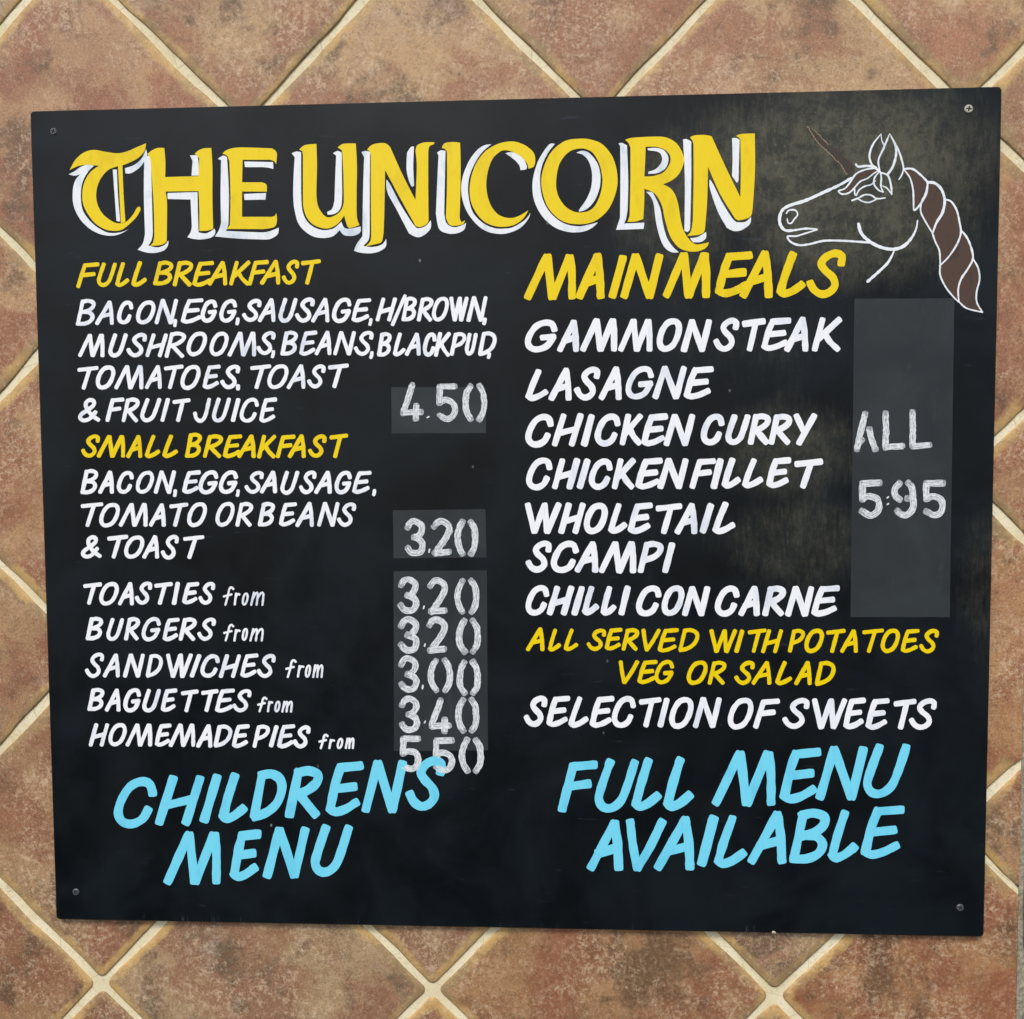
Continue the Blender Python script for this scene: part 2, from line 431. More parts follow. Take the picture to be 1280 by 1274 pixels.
def disc(c, r, n=10): return [(c[0] + r * math.cos(6.28318 * k / n), c[1] + r * math.sin(6.28318 * k / n)) for k in range(n)]
def cap(c, d, w, sq, rg):
    a = math.atan2(d[1], d[0]) + rg.uniform(-.16, .16); e = 2 / sq; out = []
    for k in range(16):
        t = 6.28318 * k / 16; ct, st = math.cos(t), math.sin(t)
        x = math.copysign(abs(ct) ** e, ct) * w * .46; y = math.copysign(abs(st) ** e, st) * w * .5
        out.append((c[0] + x * math.cos(a) - y * math.sin(a), c[1] + x * math.sin(a) + y * math.cos(a)))
    return out
def spline(P, step, closed=False):
    if len(P) == 2 and not closed:
        n = max(1, int(math.dist(P[0], P[1]) / (step * 2)))
        return [(P[0][0] + (P[1][0] - P[0][0]) * k / n, P[0][1] + (P[1][1] - P[0][1]) * k / n) for k in range(n + 1)]
    out = []; m = len(P)
    for i in range(m if closed else m - 1):
        if closed: p0, p1, p2, p3 = P[i - 1], P[i], P[(i + 1) % m], P[(i + 2) % m]
        else: p0, p1, p2, p3 = P[max(i - 1, 0)], P[i], P[i + 1], P[min(i + 2, m - 1)]
        n = max(2, int(math.dist(p1, p2) / step))
        for k in range(n):
            t = k / n
            out.append(tuple(.5 * (2 * p1[a] + (p2[a] - p0[a]) * t + (2 * p0[a] - 5 * p1[a] + 4 * p2[a] - p3[a]) * t * t + (3 * p1[a] - p0[a] - 3 * p2[a] + p3[a]) * t ** 3) for a in (0, 1)))
    out.append(P[0] if closed else P[-1])
    return out
def stroke(P, w, rg, sq=2.6, wob=.07, closed=False, taper=(1, 1), step=None):
    """convex pieces covering one brush stroke"""
    S = spline(P, step or max(1.2, w * .3), closed); out = []; n = len(S); ph = rg.uniform(0, 99)
    ws = []
    for i in range(n):
        t = i / max(1, n - 1)
        tp = min(1, taper[0] + (1 - taper[0]) * t * 3) * min(1, taper[1] + (1 - taper[1]) * (1 - t) * 3)
        ws.append(w * tp * (1 + wob * noise.noise(Vector((ph, i * .35, 0))) * 2))
    if closed: ws[-1] = ws[0]
    for i in range(n - 1):
        a, b = S[i], S[i + 1]; d = math.dist(a, b)
        if d < 1e-6: continue
        nx, ny = -(b[1] - a[1]) / d, (b[0] - a[0]) / d; ra, rb = ws[i] / 2, ws[i + 1] / 2
        out.append([(a[0] + nx * ra, a[1] + ny * ra), (a[0] - nx * ra, a[1] - ny * ra), (b[0] - nx * rb, b[1] - ny * rb), (b[0] + nx * rb, b[1] + ny * rb)])
        if i or closed: out.append(disc(a, ra, 12))
    if not closed:
        out.append(cap(S[0], (S[0][0] - S[1][0], S[0][1] - S[1][1]), ws[0], sq, rg))
        out.append(cap(S[-1], (S[-1][0] - S[-2][0], S[-1][1] - S[-2][1]), ws[-1], sq, rg))
    return out

OVAL = [(.66, 0), (.38, .08), (.12, .36), (0, .72), (.10, .95), (.34, 1), (.66, .88), (.90, .58), (1, .25), (.90, .04)]
G = {
 'A': [[(.80, 0), (0, 1)], [(.83, 0), (.93, .45), (.97, 1)], [(.27, .68), (.90, .56)]],
 'B': [[(.30, .03), (.02, .95)], [(.28, .05), (.62, 0), (.95, .08), (.93, .26), (.66, .41), (.28, .49)], [(.30, .48), (.70, .50), (.90, .66), (.78, .86), (.42, .98), (0, .98)]],
 'C': [[(.98, .26), (.90, .06), (.66, 0), (.34, .12), (.09, .44), (0, .76), (.14, .96), (.42, 1), (.70, .88), (.84, .68)]],
 'D': [[(.28, .03), (.02, .96)], [(.28, .03), (.62, 0), (.93, .12), (1, .36), (.82, .68), (.46, .9), (.03, 1)]],
 'E': [[(.36, .04), (.19, .40), (.03, .92)], [(.03, .94), (.20, 1), (.52, .94), (.87, .80)], [(.38, .04), (1, 0)], [(.2, .50), (.80, .45)]],
 'F': [[(.34, .04), (.17, .5), (0, 1)], [(.36, .04), (1, 0)], [(.2, .50), (.80, .44)]],
 'G': [[(.98, .24), (.88, .04), (.62, 0), (.30, .14), (.06, .48), (0, .78), (.14, .97), (.40, 1), (.70, .88), (.90, .62), (.93, .53)], [(.95, .53), (.54, .56)]],
 'H': [[(.33, 0), (0, 1)], [(1, 0), (.67, 1)], [(.16, .62), (.84, .46)]],
 'I': [[(1, 0), (0, 1)]],
 'J': [[(1, 0), (.78, .66), (.56, .95), (.30, 1), (.08, .88), (0, .66)]],
 'K': [[(.32, 0), (0, 1)], [(1, 0), (.20, .62)], [(.42, .46), (.62, .74), (.94, 1)]],
 'L': [[(.58, 0), (.24, .52), (.03, .92)], [(.03, .94), (.20, 1), (.58, .93), (1, .77)]],
 'M': [[(.40, 0), (0, 1)], [(.43, 0), (.53, 1)], [(.56, 1), (.90, 0)], [(.94, 0), (.97, .45), (.97, 1)]],
 'N': [[(.31, 0), (0, 1)], [(.34, 0), (.71, 1)], [(.74, 1), (1, 0)]],
 'P': [[(.31, .03), (0, 1)], [(.30, .05), (.64, 0), (.97, .09), (.95, .30), (.66, .50), (.20, .62)]],
 'R': [[(.31, .03), (0, 1)], [(.30, .05), (.66, 0), (.99, .08), (.97, .26), (.66, .44), (.26, .56)], [(.34, .54), (.62, .78), (.90, 1)]],
 'S': [[(.96, .24), (.98, .07), (.78, 0), (.50, .08), (.34, .25), (.46, .42), (.70, .60), (.76, .80), (.58, .96), (.34, 1), (.12, .90), (0, .74)]],
 'T': [[(0, .09), (1, 0)], [(.60, .05), (.26, 1)]],
 'U': [[(.31, 0), (.09, .5), (0, .80), (.12, .98), (.36, 1), (.62, .84), (.80, .50), (1, 0)]],
 'V': [[(0, 0), (.08, .5), (.21, 1)], [(.24, 1), (.62, .55), (1, 0)]],
 'W': [[(0, 0), (.20, 1)], [(.23, 1), (.53, .02)], [(.56, 0), (.62, 1)], [(.65, 1), (1, 0)]],
 'Y': [[(0, 0), (.40, .56)], [(1, 0), (.16, 1)]],
 '&': [[(1, .97), (.64, .74), (.36, .40), (.33, .14), (.54, 0), (.76, .08), (.72, .28), (.40, .50), (.08, .70), (0, .88), (.20, 1), (.52, .92), (.84, .60)]],
 ',': [[(.75, 0), (.62, .5), (.05, 1)]], '.': [[(.6, 0), (.4, 1)]], '/': [[(1, 0), (0, 1)]],
 'f': [[(1, .10), (.80, 0), (.58, .10), (.42, .5), (.16, 1)], [(0, .52), (.80, .40)]],
 'r': [[(.35, 0), (.08, 1)], [(.22, .45), (.60, .05), (1, .08)]],
 'm': [[(.22, 0), (0, 1)], [(.12, .55), (.38, .06), (.54, .12), (.44, 1)], [(.50, .5), (.80, .04), (1, .12), (.92, 1)]],
}
def letters(label, mat, items, region, w, height=.0002, sq=2.6, name='painted_words'):
    """items: (char, left, right, top, bottom) read in an enlarged region (x0, y0, scale)"""
    x0, y0, s = region; rg = random.Random(label); polys = []
    for it in items:
        if len(it) == 3: x0, y0, s = it; continue
        ch, l, r, t, b = it; pw = w
        if ch in 'from' and ch.islower() or ch == 'o': pw = w * .5
        l, r, t, b = x0 + l / s, x0 + r / s, y0 + t / s, y0 + b / s
        if ch == ',': pw *= .82; t += 1.2; b += 1; l += .7; r += .7
        if r - l < 88 and ch not in ',.Iform/': pw *= .93
        if ch == '/': pw *= .8
        h = pw / 2; l, r, t, b = l + h, r - h, t + h, b - h
        if r < l: l = r = (l + r) / 2
        strokes = [(OVAL, True)] if ch in 'Oo' else [(q, False) for q in G[ch]]
        for q, cl in strokes:
            k = pw * .012
            P = [(l + (r - l) * x + rg.uniform(-k, k), t + (b - t) * y + rg.uniform(-k, k)) for x, y in q]
            polys += stroke(P, pw * rg.uniform(.95, 1.06), rg, sq, closed=cl)
    o = fill(name, polys, [], height, mat)
    o['label'] = label
    return o
A4 = 1280 / 280; A3 = 1280 / 300
rA, rB, rC, rD, rE, rF = (90, 315, A4), (350, 315, A4), (90, 445, A4), (350, 445, A4), (90, 575, A4), (350, 575, A4)
rG, rH, rI, rJ, rK, rL = (90, 715, A4), (350, 715, A4), (90, 845, A4), (350, 845, A4), (120, 930, A4), (350, 930, A4)
rM, rN, rO, rP, rQ, rR = (640, 300, A4), (900, 300, A4), (640, 440, A4), (900, 440, A4), (640, 560, A4), (900, 560, A3)
rS, rT, rU, rV, rW, rX = (640, 670, A4), (900, 680, A3), (640, 780, A4), (900, 780, A4), (680, 920, A4), (900, 920, A4)
letters('yellow heading FULL BREAKFAST', YELLOW, [('F', 25, 158, 60, 208), ('U', 142, 257, 60, 200), ('L', 246, 328, 58, 202), ('L', 338, 428, 52, 200),
    ('B', 463, 582, 50, 193), ('R', 576, 692, 50, 197), ('E', 686, 812, 52, 200), ('A', 776, 890, 52, 193), ('K', 898, 1020, 50, 193), ('F', 1005, 1125, 46, 193), ('A', 1075, 1193, 46, 188),
    rB, ('S', 10, 112, 44, 188), ('T', 120, 235, 42, 188)], rA, 5.5)
letters('white line BACON, EGG, SAUSAGE, H/BROWN,', WHITE, [('B', 22, 138, 268, 424), ('A', 133, 242, 278, 418), ('C', 258, 352, 278, 414), ('O', 366, 478, 278, 414), ('N', 472, 606, 268, 414), (',', 574, 598, 378, 426),
    ('E', 620, 752, 265, 410), ('G', 736, 832, 272, 404), ('G', 842, 945, 270, 404), (',', 930, 956, 368, 416), ('S', 972, 1085, 268, 400), ('A', 1062, 1165, 265, 402), rB,
    ('U', -8, 100, 262, 404), ('S', 86, 200, 260, 404), ('A', 178, 285, 262, 404), ('G', 298, 410, 262, 406), ('E', 406, 522, 264, 402), (',', 500, 528, 372, 420), ('H', 546, 668, 260, 398), ('/', 634, 724, 242, 424),
    ('B', 694, 784, 255, 398), ('R', 782, 876, 258, 398), ('O', 868, 966, 256, 398), ('W', 968, 1078, 255, 398), ('N', 1066, 1186, 252, 400), (',', 1152, 1180, 370, 414)], rA, 5.35)
letters('white line MUSHROOMS, BEANS, BLACKPUD.', WHITE, [('M', 35, 190, 468, 602), ('U', 208, 318, 465, 602), ('S', 312, 430, 462, 602), ('H', 420, 548, 465, 602), ('R', 530, 650, 455, 606), ('O', 655, 772, 456, 596), ('O', 786, 895, 456, 596),
    ('M', 890, 1056, 456, 598), ('S', 1055, 1165, 452, 590), (',', 1132, 1160, 555, 604), rB, ('B', 2, 105, 450, 594), ('E', 108, 214, 450, 594), ('A', 198, 296, 450, 592), ('N', 304, 434, 452, 592), ('S', 422, 536, 450, 594), (',', 506, 534, 560, 608),
    ('B', 554, 640, 458, 600), ('L', 644, 718, 460, 598), ('A', 714, 806, 462, 594), ('C', 816, 896, 460, 598), ('K', 880, 976, 458, 600), ('P', 970, 1066, 458, 594), ('U', 1056, 1130, 462, 592), ('D', 1130, 1238, 454, 596), (',', 1178, 1204, 568, 608)], rA, 5.35)
letters('white line TOMATOES. TOAST', WHITE, [('T', 30, 152, 58, 194), ('O', 136, 248, 55, 192), ('M', 242, 412, 52, 192), ('A', 416, 516, 52, 190), ('T', 525, 638, 50, 190), ('O', 620, 735, 52, 194), ('E', 745, 850, 50, 190), ('S', 848, 962, 50, 190), ('.', 936, 962, 160, 200),
    ('T', 1018, 1140, 48, 190), ('O', 1116, 1238, 48, 190), rD, ('A', 38, 148, 48, 190), ('S', 155, 262, 48, 186), ('T', 275, 394, 44, 184)], rC, 5.35)
letters('white line & FRUIT JUICE', WHITE, [('&', 35, 162, 240, 380), ('F', 192, 300, 238, 378), ('R', 284, 386, 238, 380), ('U', 390, 510, 240, 378), ('I', 505, 560, 240, 378), ('T', 574, 678, 242, 378), ('J', 692, 795, 238, 382), ('U', 800, 908, 238, 380), ('I', 908, 962, 240, 378),
    ('C', 958, 1070, 238, 382), ('E', 1068, 1172, 238, 382)], rC, 5.35)
letters('yellow heading SMALL BREAKFAST', YELLOW, [('S', 52, 162, 448, 582), ('M', 142, 308, 452, 582), ('A', 310, 404, 452, 584), ('L', 415, 505, 450, 584), ('L', 515, 606, 450, 584), ('B', 645, 745, 438, 584), ('R', 748, 862, 448, 584), ('E', 860, 974, 448, 584),
    ('A', 945, 1052, 450, 584), ('K', 1058, 1168, 450, 586), ('F', 1165, 1278, 450, 584), rD, ('A', 45, 150, 448, 584), ('S', 160, 268, 448, 582), ('T', 282, 390, 444, 584)], rC, 5.5)
letters('white line BACON, EGG, SAUSAGE.', WHITE, [('B', 48, 152, 52, 198), ('A', 150, 242, 62, 194), ('C', 256, 355, 62, 194), ('O', 364, 470, 62, 194), ('N', 468, 594, 60, 194), (',', 574, 598, 162, 208), ('E', 628, 736, 60, 194), ('G', 724, 838, 60, 196), ('G', 840, 950, 60, 194), (',', 932, 958, 162, 208),
    ('S', 986, 1098, 62, 194), ('A', 1074, 1174, 62, 192), rF, ('U', 2, 110, 62, 198), ('S', 108, 210, 60, 196), ('A', 196, 298, 62, 194), ('G', 312, 412, 62, 196), ('E', 410, 524, 62, 194), (',', 522, 548, 160, 204)], rE, 5.35)
letters('white line TOMATO OR BEANS', WHITE, [('T', 50, 180, 242, 384), ('O', 156, 274, 246, 386), ('M', 268, 436, 246, 382), ('A', 440, 538, 248, 382), ('T', 556, 666, 244, 382), ('O', 658, 772, 242, 384), ('O', 820, 930, 240, 382), ('R', 934, 1034, 240, 382), ('B', 1062, 1162, 240, 382), rF,
    ('E', -8, 98, 242, 380), ('A', 88, 196, 240, 384), ('N', 212, 340, 240, 382), ('S', 326, 436, 242, 382)], rE, 5.35)
letters('white line & TOAST', WHITE, [('&', 52, 170, 430, 564), ('T', 202, 322, 428, 564), ('O', 298, 414, 432, 564), ('A', 402, 500, 430, 564), ('S', 508, 612, 428, 570), ('T', 634, 758, 430, 566)], rE, 5.35)
letters('white line TOASTIES from', WHITE, [('T', 64, 172, 60, 188), ('O', 156, 268, 58, 192), ('A', 262, 356, 58, 192), ('S', 360, 460, 54, 188), ('T', 470, 576, 58, 188), ('I', 572, 616, 56, 188), ('E', 628, 728, 58, 186), ('S', 722, 820, 56, 188),
    ('f', 862, 928, 82, 194), ('r', 922, 962, 118, 192), ('o', 970, 1010, 118, 192), ('m', 1018, 1100, 112, 194)], rG, 5.35)
letters('white line BURGERS from', WHITE, [('B', 78, 180, 256, 392), ('U', 196, 298, 262, 394), ('R', 298, 388, 258, 392), ('G', 398, 510, 258, 396), ('E', 516, 616, 262, 396), ('R', 610, 712, 260, 394), ('S', 716, 824, 260, 394),
    ('f', 864, 928, 296, 398), ('r', 920, 964, 326, 398), ('o', 970, 1006, 320, 394), ('m', 1014, 1096, 320, 398)], rG, 5.35)
letters('white line SANDWICHES from', WHITE, [('S', 74, 186, 460, 606), ('A', 176, 276, 466, 604), ('N', 292, 416, 466, 604), ('D', 420, 520, 468, 604), ('W', 538, 690, 466, 606), ('I', 674, 738, 470, 604), ('C', 734, 846, 470, 604), ('H', 840, 966, 470, 606), ('E', 960, 1066, 466, 604), ('S', 1056, 1166, 468, 606), rH,
    ('f', 30, 96, 498, 606), ('r', 94, 140, 532, 604), ('o', 142, 178, 530, 604), ('m', 184, 248, 528, 606)], rG, 5.35)
letters('white line BAGUETTES from', WHITE, [('B', 88, 188, 68, 202), ('A', 188, 280, 72, 204), ('G', 294, 396, 70, 208), ('U', 402, 508, 74, 208), ('E', 506, 602, 72, 206), ('T', 622, 724, 78, 208), ('T', 738, 838, 76, 206), ('E', 816, 932, 72, 210), ('S', 916, 1028, 74, 208),
    ('f', 1058, 1118, 118, 208), ('r', 1112, 1150, 142, 208), ('o', 1156, 1192, 142, 208), ('m', 1196, 1262, 142, 210)], rI, 5.35)
letters('white line HOMEMADE PIES from', WHITE, [('H', 96, 212, 270, 404), ('O', 208, 314, 270, 402), ('M', 306, 462, 272, 404), ('E', 472, 570, 272, 404), ('M', 554, 708, 272, 406), ('A', 710, 804, 276, 410), ('D', 808, 916, 278, 410), ('E', 912, 1016, 276, 412), ('P', 1032, 1132, 278, 412), ('I', 1126, 1180, 282, 408), rJ,
    ('E', -18, 88, 276, 414), ('S', 74, 176, 282, 414), ('f', 220, 278, 330, 418), ('r', 274, 316, 360, 418), ('o', 324, 362, 354, 418), ('m', 370, 426, 352, 418)], rI, 5.35)
letters('sky blue words CHILDRENS', BLUE, [('C', 102, 352, 190, 482), ('H', 338, 618, 178, 468), ('I', 594, 716, 168, 454), ('L', 700, 864, 164, 452), ('D', 878, 1088, 146, 440), rL,
    ('R', 30, 242, 128, 424), ('E', 258, 480, 100, 414), ('N', 466, 724, 92, 396), ('S', 718, 950, 70, 382)], rK, 11.9, sq=4)
letters('sky blue word MENU under CHILDRENS', BLUE, [('M', 388, 722, 500, 806), ('E', 762, 946, 490, 784), ('N', 955, 1218, 472, 770), rL, ('U', 176, 415, 460, 756)], rK, 11.9, sq=4)
letters('yellow heading MAIN MEALS', YELLOW, [('M', 70, 372, 80, 344), ('A', 366, 532, 76, 340), ('I', 552, 656, 84, 338), ('N', 620, 862, 78, 338), ('M', 862, 1138, 70, 334), rN,
    ('E', -34, 188, 66, 328), ('A', 114, 304, 62, 334), ('L', 320, 488, 66, 330), ('S', 494, 722, 54, 332)], rM, 10.5, height=.0003, sq=4)
letters('white line GAMMON STEAK', WHITE, [('G', 74, 262, 456, 642), ('A', 258, 386, 456, 642), ('M', 390, 606, 448, 640), ('M', 606, 808, 450, 640), ('O', 826, 972, 448, 640), ('N', 966, 1142, 452, 642), rN,
    ('S', -38, 112, 444, 640), ('T', 126, 262, 448, 640), ('E', 232, 408, 444, 636), ('A', 368, 508, 438, 640), ('K', 524, 696, 440, 640)], rM, 8.2, sq=3.4)
letters('white line LASAGNE', WHITE, [('L', 76, 208, 98, 282), ('A', 210, 344, 90, 280), ('S', 356, 506, 84, 278), ('A', 496, 630, 84, 276), ('G', 648, 814, 80, 272), ('N', 804, 998, 80, 270), ('E', 978, 1154, 82, 272)], rO, 8.1, sq=3.4)
letters('white line CHICKEN CURRY', WHITE, [('C', 76, 240, 354, 546), ('H', 228, 408, 350, 542), ('I', 396, 472, 354, 540), ('C', 472, 622, 352, 540), ('K', 614, 748, 352, 536), ('E', 736, 892, 352, 540), ('N', 866, 1046, 354, 540), ('C', 1078, 1216, 352, 534), rP,
    ('U', 30, 174, 356, 532), ('R', 158, 290, 350, 532), ('R', 276, 412, 352, 532), ('Y', 420, 554, 350, 536)], rO, 8.2, sq=3)
letters('white line CHICKEN FILLET', WHITE, [('C', 80, 234, 54, 242), ('H', 228, 388, 58, 238), ('I', 370, 448, 60, 236), ('C', 438, 578, 60, 240), ('K', 570, 706, 58, 238), ('E', 702, 862, 56, 238), ('N', 832, 1008, 58, 236), ('F', 1014, 1168, 58, 236), ('I', 1136, 1208, 58, 236), rR,
    ('L', 8, 110, 52, 218), ('L', 116, 230, 54, 216), ('E', 244, 380, 50, 216), ('T', 396, 550, 58, 218)], rQ, 8.2, sq=3)
letters('white word WHOLETAIL', WHITE, [('W', 74, 282, 310, 492), ('H', 266, 420, 312, 492), ('O', 410, 548, 314, 492), ('L', 548, 658, 314, 492), ('E', 660, 806, 312, 492), ('T', 820, 974, 316, 494), ('A', 930, 1062, 314, 494), ('I', 1074, 1152, 316, 490), ('L', 1144, 1276, 308, 494)], rQ, 8.1, sq=3)
letters('white word SCAMPI', WHITE, [('S', 78, 230, 26, 210), ('C', 222, 384, 28, 212), ('A', 358, 496, 30, 210), ('M', 496, 714, 30, 214), ('P', 718, 866, 28, 214), ('I', 858, 932, 36, 214)], rS, 8.1, sq=3)
letters('white line CHILLI CON CARNE', WHITE, [('C', 76, 216, 280, 456), ('H', 200, 354, 284, 454), ('I', 340, 416, 284, 456), ('L', 400, 496, 284, 454), ('L', 504, 598, 284, 458), ('I', 608, 678, 282, 456), ('C', 708, 856, 282, 460), ('O', 854, 986, 282, 458), ('N', 972, 1132, 286, 460), rT,
    ('C', -28, 106, 222, 388), ('A', 98, 214, 224, 386), ('R', 226, 350, 222, 386), ('N', 348, 502, 224, 388), ('E', 484, 640, 220, 388)], rS, 8.1, sq=3)
letters('yellow line ALL SERVED WITH POTATOES', YELLOW, [('A', 80, 188, 20, 156), ('L', 204, 280, 26, 158), ('L', 294, 378, 26, 156), ('S', 426, 540, 26, 154), ('E', 528, 632, 22, 152), ('R', 626, 726, 24, 154), ('V', 740, 850, 26, 158), ('E', 830, 954, 24, 164), ('D', 948, 1070, 24, 162), rV,
    ('W', -60, 97, 30, 166), ('I', 82, 138, 32, 166), ('T', 158, 268, 26, 166), ('H', 235, 360, 30, 168), ('P', 388, 486, 28, 164), ('O', 482, 594, 28, 166), ('T', 606, 718, 28, 166), ('A', 686, 790, 32, 166), ('T', 812, 938, 26, 166), ('O', 918, 1028, 28, 166), ('E', 1030, 1142, 28, 166), ('S', 1138, 1252, 28, 168)], rU, 5.4)
letters('yellow line VEG OR SALAD', YELLOW, [('V', 610, 726, 208, 344), ('E', 714, 832, 206, 344), ('G', 814, 928, 206, 344), ('O', 998, 1118, 210, 348), ('R', 1118, 1224, 210, 348), rV, ('S', 82, 200, 210, 348), ('A', 180, 296, 212, 348), ('L', 314, 412, 212, 350), ('A', 424, 526, 212, 350), ('D', 540, 660, 212, 354)], rU, 5.4)
letters('white line SELECTION OF SWEETS', WHITE, [('S', 68, 204, 410, 588), ('E', 194, 334, 410, 590), ('L', 320, 438, 414, 594), ('E', 442, 586, 412, 594), ('C', 570, 710, 412, 594), ('T', 724, 856, 418, 592), ('I', 832, 900, 420, 592), ('O', 898, 1038, 418, 600), ('N', 1034, 1198, 418, 596), rV,
    ('O', 44, 192, 422, 604), ('F', 190, 344, 426, 600), ('S', 356, 514, 422, 600), ('W', 526, 726, 424, 602), ('E', 702, 834, 422, 602), ('E', 830, 970, 424, 606), ('T', 990, 1124, 428, 604), ('S', 1080, 1242, 424, 606)], rU, 7.3)
letters('sky blue words FULL MENU', BLUE, [('F', 80, 310, 140, 438), ('U', 288, 542, 130, 436), ('L', 498, 670, 122, 430), ('L', 680, 852, 118, 428), rX, ('M', -46, 326, 84, 402), ('E', 338, 580, 68, 386), ('N', 548, 842, 58, 368), ('U', 816, 1088, 42, 354)], rW, 11.9, sq=4)
letters('sky blue word AVAILABLE', BLUE, [('A', 246, 456, 478, 772), ('V', 468, 698, 470, 774), ('A', 630, 864, 460, 770), ('I', 876, 994, 452, 748), ('L', 968, 1160, 448, 756), rX, ('A', 158, 384, 430, 734), ('B', 394, 630, 416, 732), ('L', 614, 788, 420, 722), ('E', 800, 1058, 396, 704)], rW, 11.9, sq=4)

# ------------------------------------------------------------------ the big title, outlines with '!' at the corners
def outline(txt, region, step=2.0):
    x0, y0, s = region; P = []
    for tok in txt.split():
        c = tok.endswith('!'); a, b = tok.rstrip('!').split(','); P.append((x0 + float(a) / s, y0 + float(b) / s, c))
    n = len(P); out = []
    for i in range(n):
        p1, p2 = P[i], P[(i + 1) % n]
        p0 = p1 if p1[2] else P[i - 1]; p3 = p2 if p2[2] else P[(i + 2) % n]
        m = max(1, int(math.dist(p1[:2], p2[:2]) / step))
        for k in range(m):
            t = k / m
            out.append(tuple(.5 * (2 * p1[a] + (p2[a] - p0[a]) * t + (2 * p0[a] - 5 * p1[a] + 4 * p2[a] - p3[a]) * t * t + (3 * p1[a] - p0[a] - 3 * p2[a] + p3[a]) * t ** 3) for a in (0, 1)))
    return out
T1, T2, T3 = (80, 150, A3), (360, 150, A3), (640, 150, 4.0)
YL = [
 ('T', T1, ['30,268! 60,215 105,175 160,160 220,170 290,178 345,165 390,145 438,125! 430,165 400,200 350,228 300,245 240,250 190,245 130,240 80,245',
            '200,236! 140,280 105,345 98,420 115,480 160,545 215,582 265,592 310,585 350,555 385,520 408,480 403,462 390,468 365,510 330,545 300,552 265,545 215,510 185,465 172,410 180,350 205,300 240,265 285,248!',
            '288,240! 312,240! 318,400 328,545! 304,552! 296,400'], []),
 ('H', T1, ['447,182! 465,165 500,150 535,150! 541,220 540,305! 718,300! 722,205! 698,180! 715,165 745,152 786,150! 792,260 792,430 796,580! 770,590 722,593! 722,480 718,380! 542,382! 550,450 548,650! 520,667 458,672! 475,655 482,620! 478,450 465,260 460,208!'], []),
 ('E', T1, ['845,180! 870,160 920,148 1000,148 1110,152! 1135,175 1132,235! 1120,220 1100,213! 953,213! 950,333! 1055,333! 1080,345 1082,383! 950,382! 950,517! 1110,517! 1125,512 1133,498! 1136,540 1120,572 1060,583! 960,582 868,582! 885,560! 888,400 882,220! 870,192'], []),
 ('U', T2, ['60,158! 90,135 152,128! 155,250 152,400 165,470 205,518 250,510 285,480 298,440! 296,300 290,180! 285,160 265,148! 295,128 362,126! 368,250 366,400 368,520 382,560! 350,572 320,572 300,510! 270,550 230,575 185,578 130,555 95,510 80,450! 80,300 80,185! 75,165'], []),
 ('N', T2, ['422,158! 445,135 480,125 520,125 545,145! 610,290 680,428! 687,250 680,165! 690,135 730,120 782,120! 778,130 755,140 748,170! 748,350 750,540! 735,560 700,572 680,565! 600,420 518,268! 515,450 510,600! 500,650 470,662 415,674! 440,645 444,600! 442,400 442,190! 436,170'], []),
 ('I', T2, ['820,150! 835,125 880,118 918,122! 921,250 918,450 915,520! 925,545 943,535! 935,555 890,565 860,558 842,520! 848,350 848,170! 838,155'], []),
 ('C', T2, ['1282,260! 1310,250 1319,213 1307,171 1259,133 1195,115 1120,128 1050,170 1000,240 972,330 972,420 1000,490 1050,545 1110,568 1160,570 1200,562 1232,546 1262,517 1282,482! 1240,508 1195,523 1150,518 1110,495 1075,440 1058,360 1065,280 1090,210 1130,170 1160,162 1195,170 1237,192 1273,229'], []),
 ('O', T3, ['340,94 260,108 190,170 150,270 152,360 185,445 250,505 330,522 410,508 480,450 520,360 527,280 505,190 455,125 400,100'],
           ['340,143 285,160 240,215 222,290 225,360 255,420 300,455 350,463 400,445 435,390 452,310 440,230 410,172 380,150']),
 ('R', T3, ['565,100! 600,90 700,84 770,88 825,120 857,180 857,220 835,270 800,302 756,322! 800,350 828,410 850,530 880,590 920,622 985,612! 970,640 930,657 880,657 830,635 790,580 765,500 750,430 720,375 690,355 662,345! 661,420 656,495! 620,508 578,510! 588,480! 592,300 592,140! 582,115'],
           ['668,135! 720,135 765,150 790,180 790,215 760,260 710,280 662,283! 666,200']),
 ('N', T3, ['890,88! 910,78 960,75 998,82! 1070,240 1142,388! 1144,250 1142,110! 1138,92 1120,80! 1150,70 1214,68! 1215,250 1203,445! 1190,485 1130,502 1108,482! 1040,370 980,235! 976,400 968,510! 960,560 930,575 875,580! 895,555 904,500! 908,300 907,120! 900,100'], []),
]
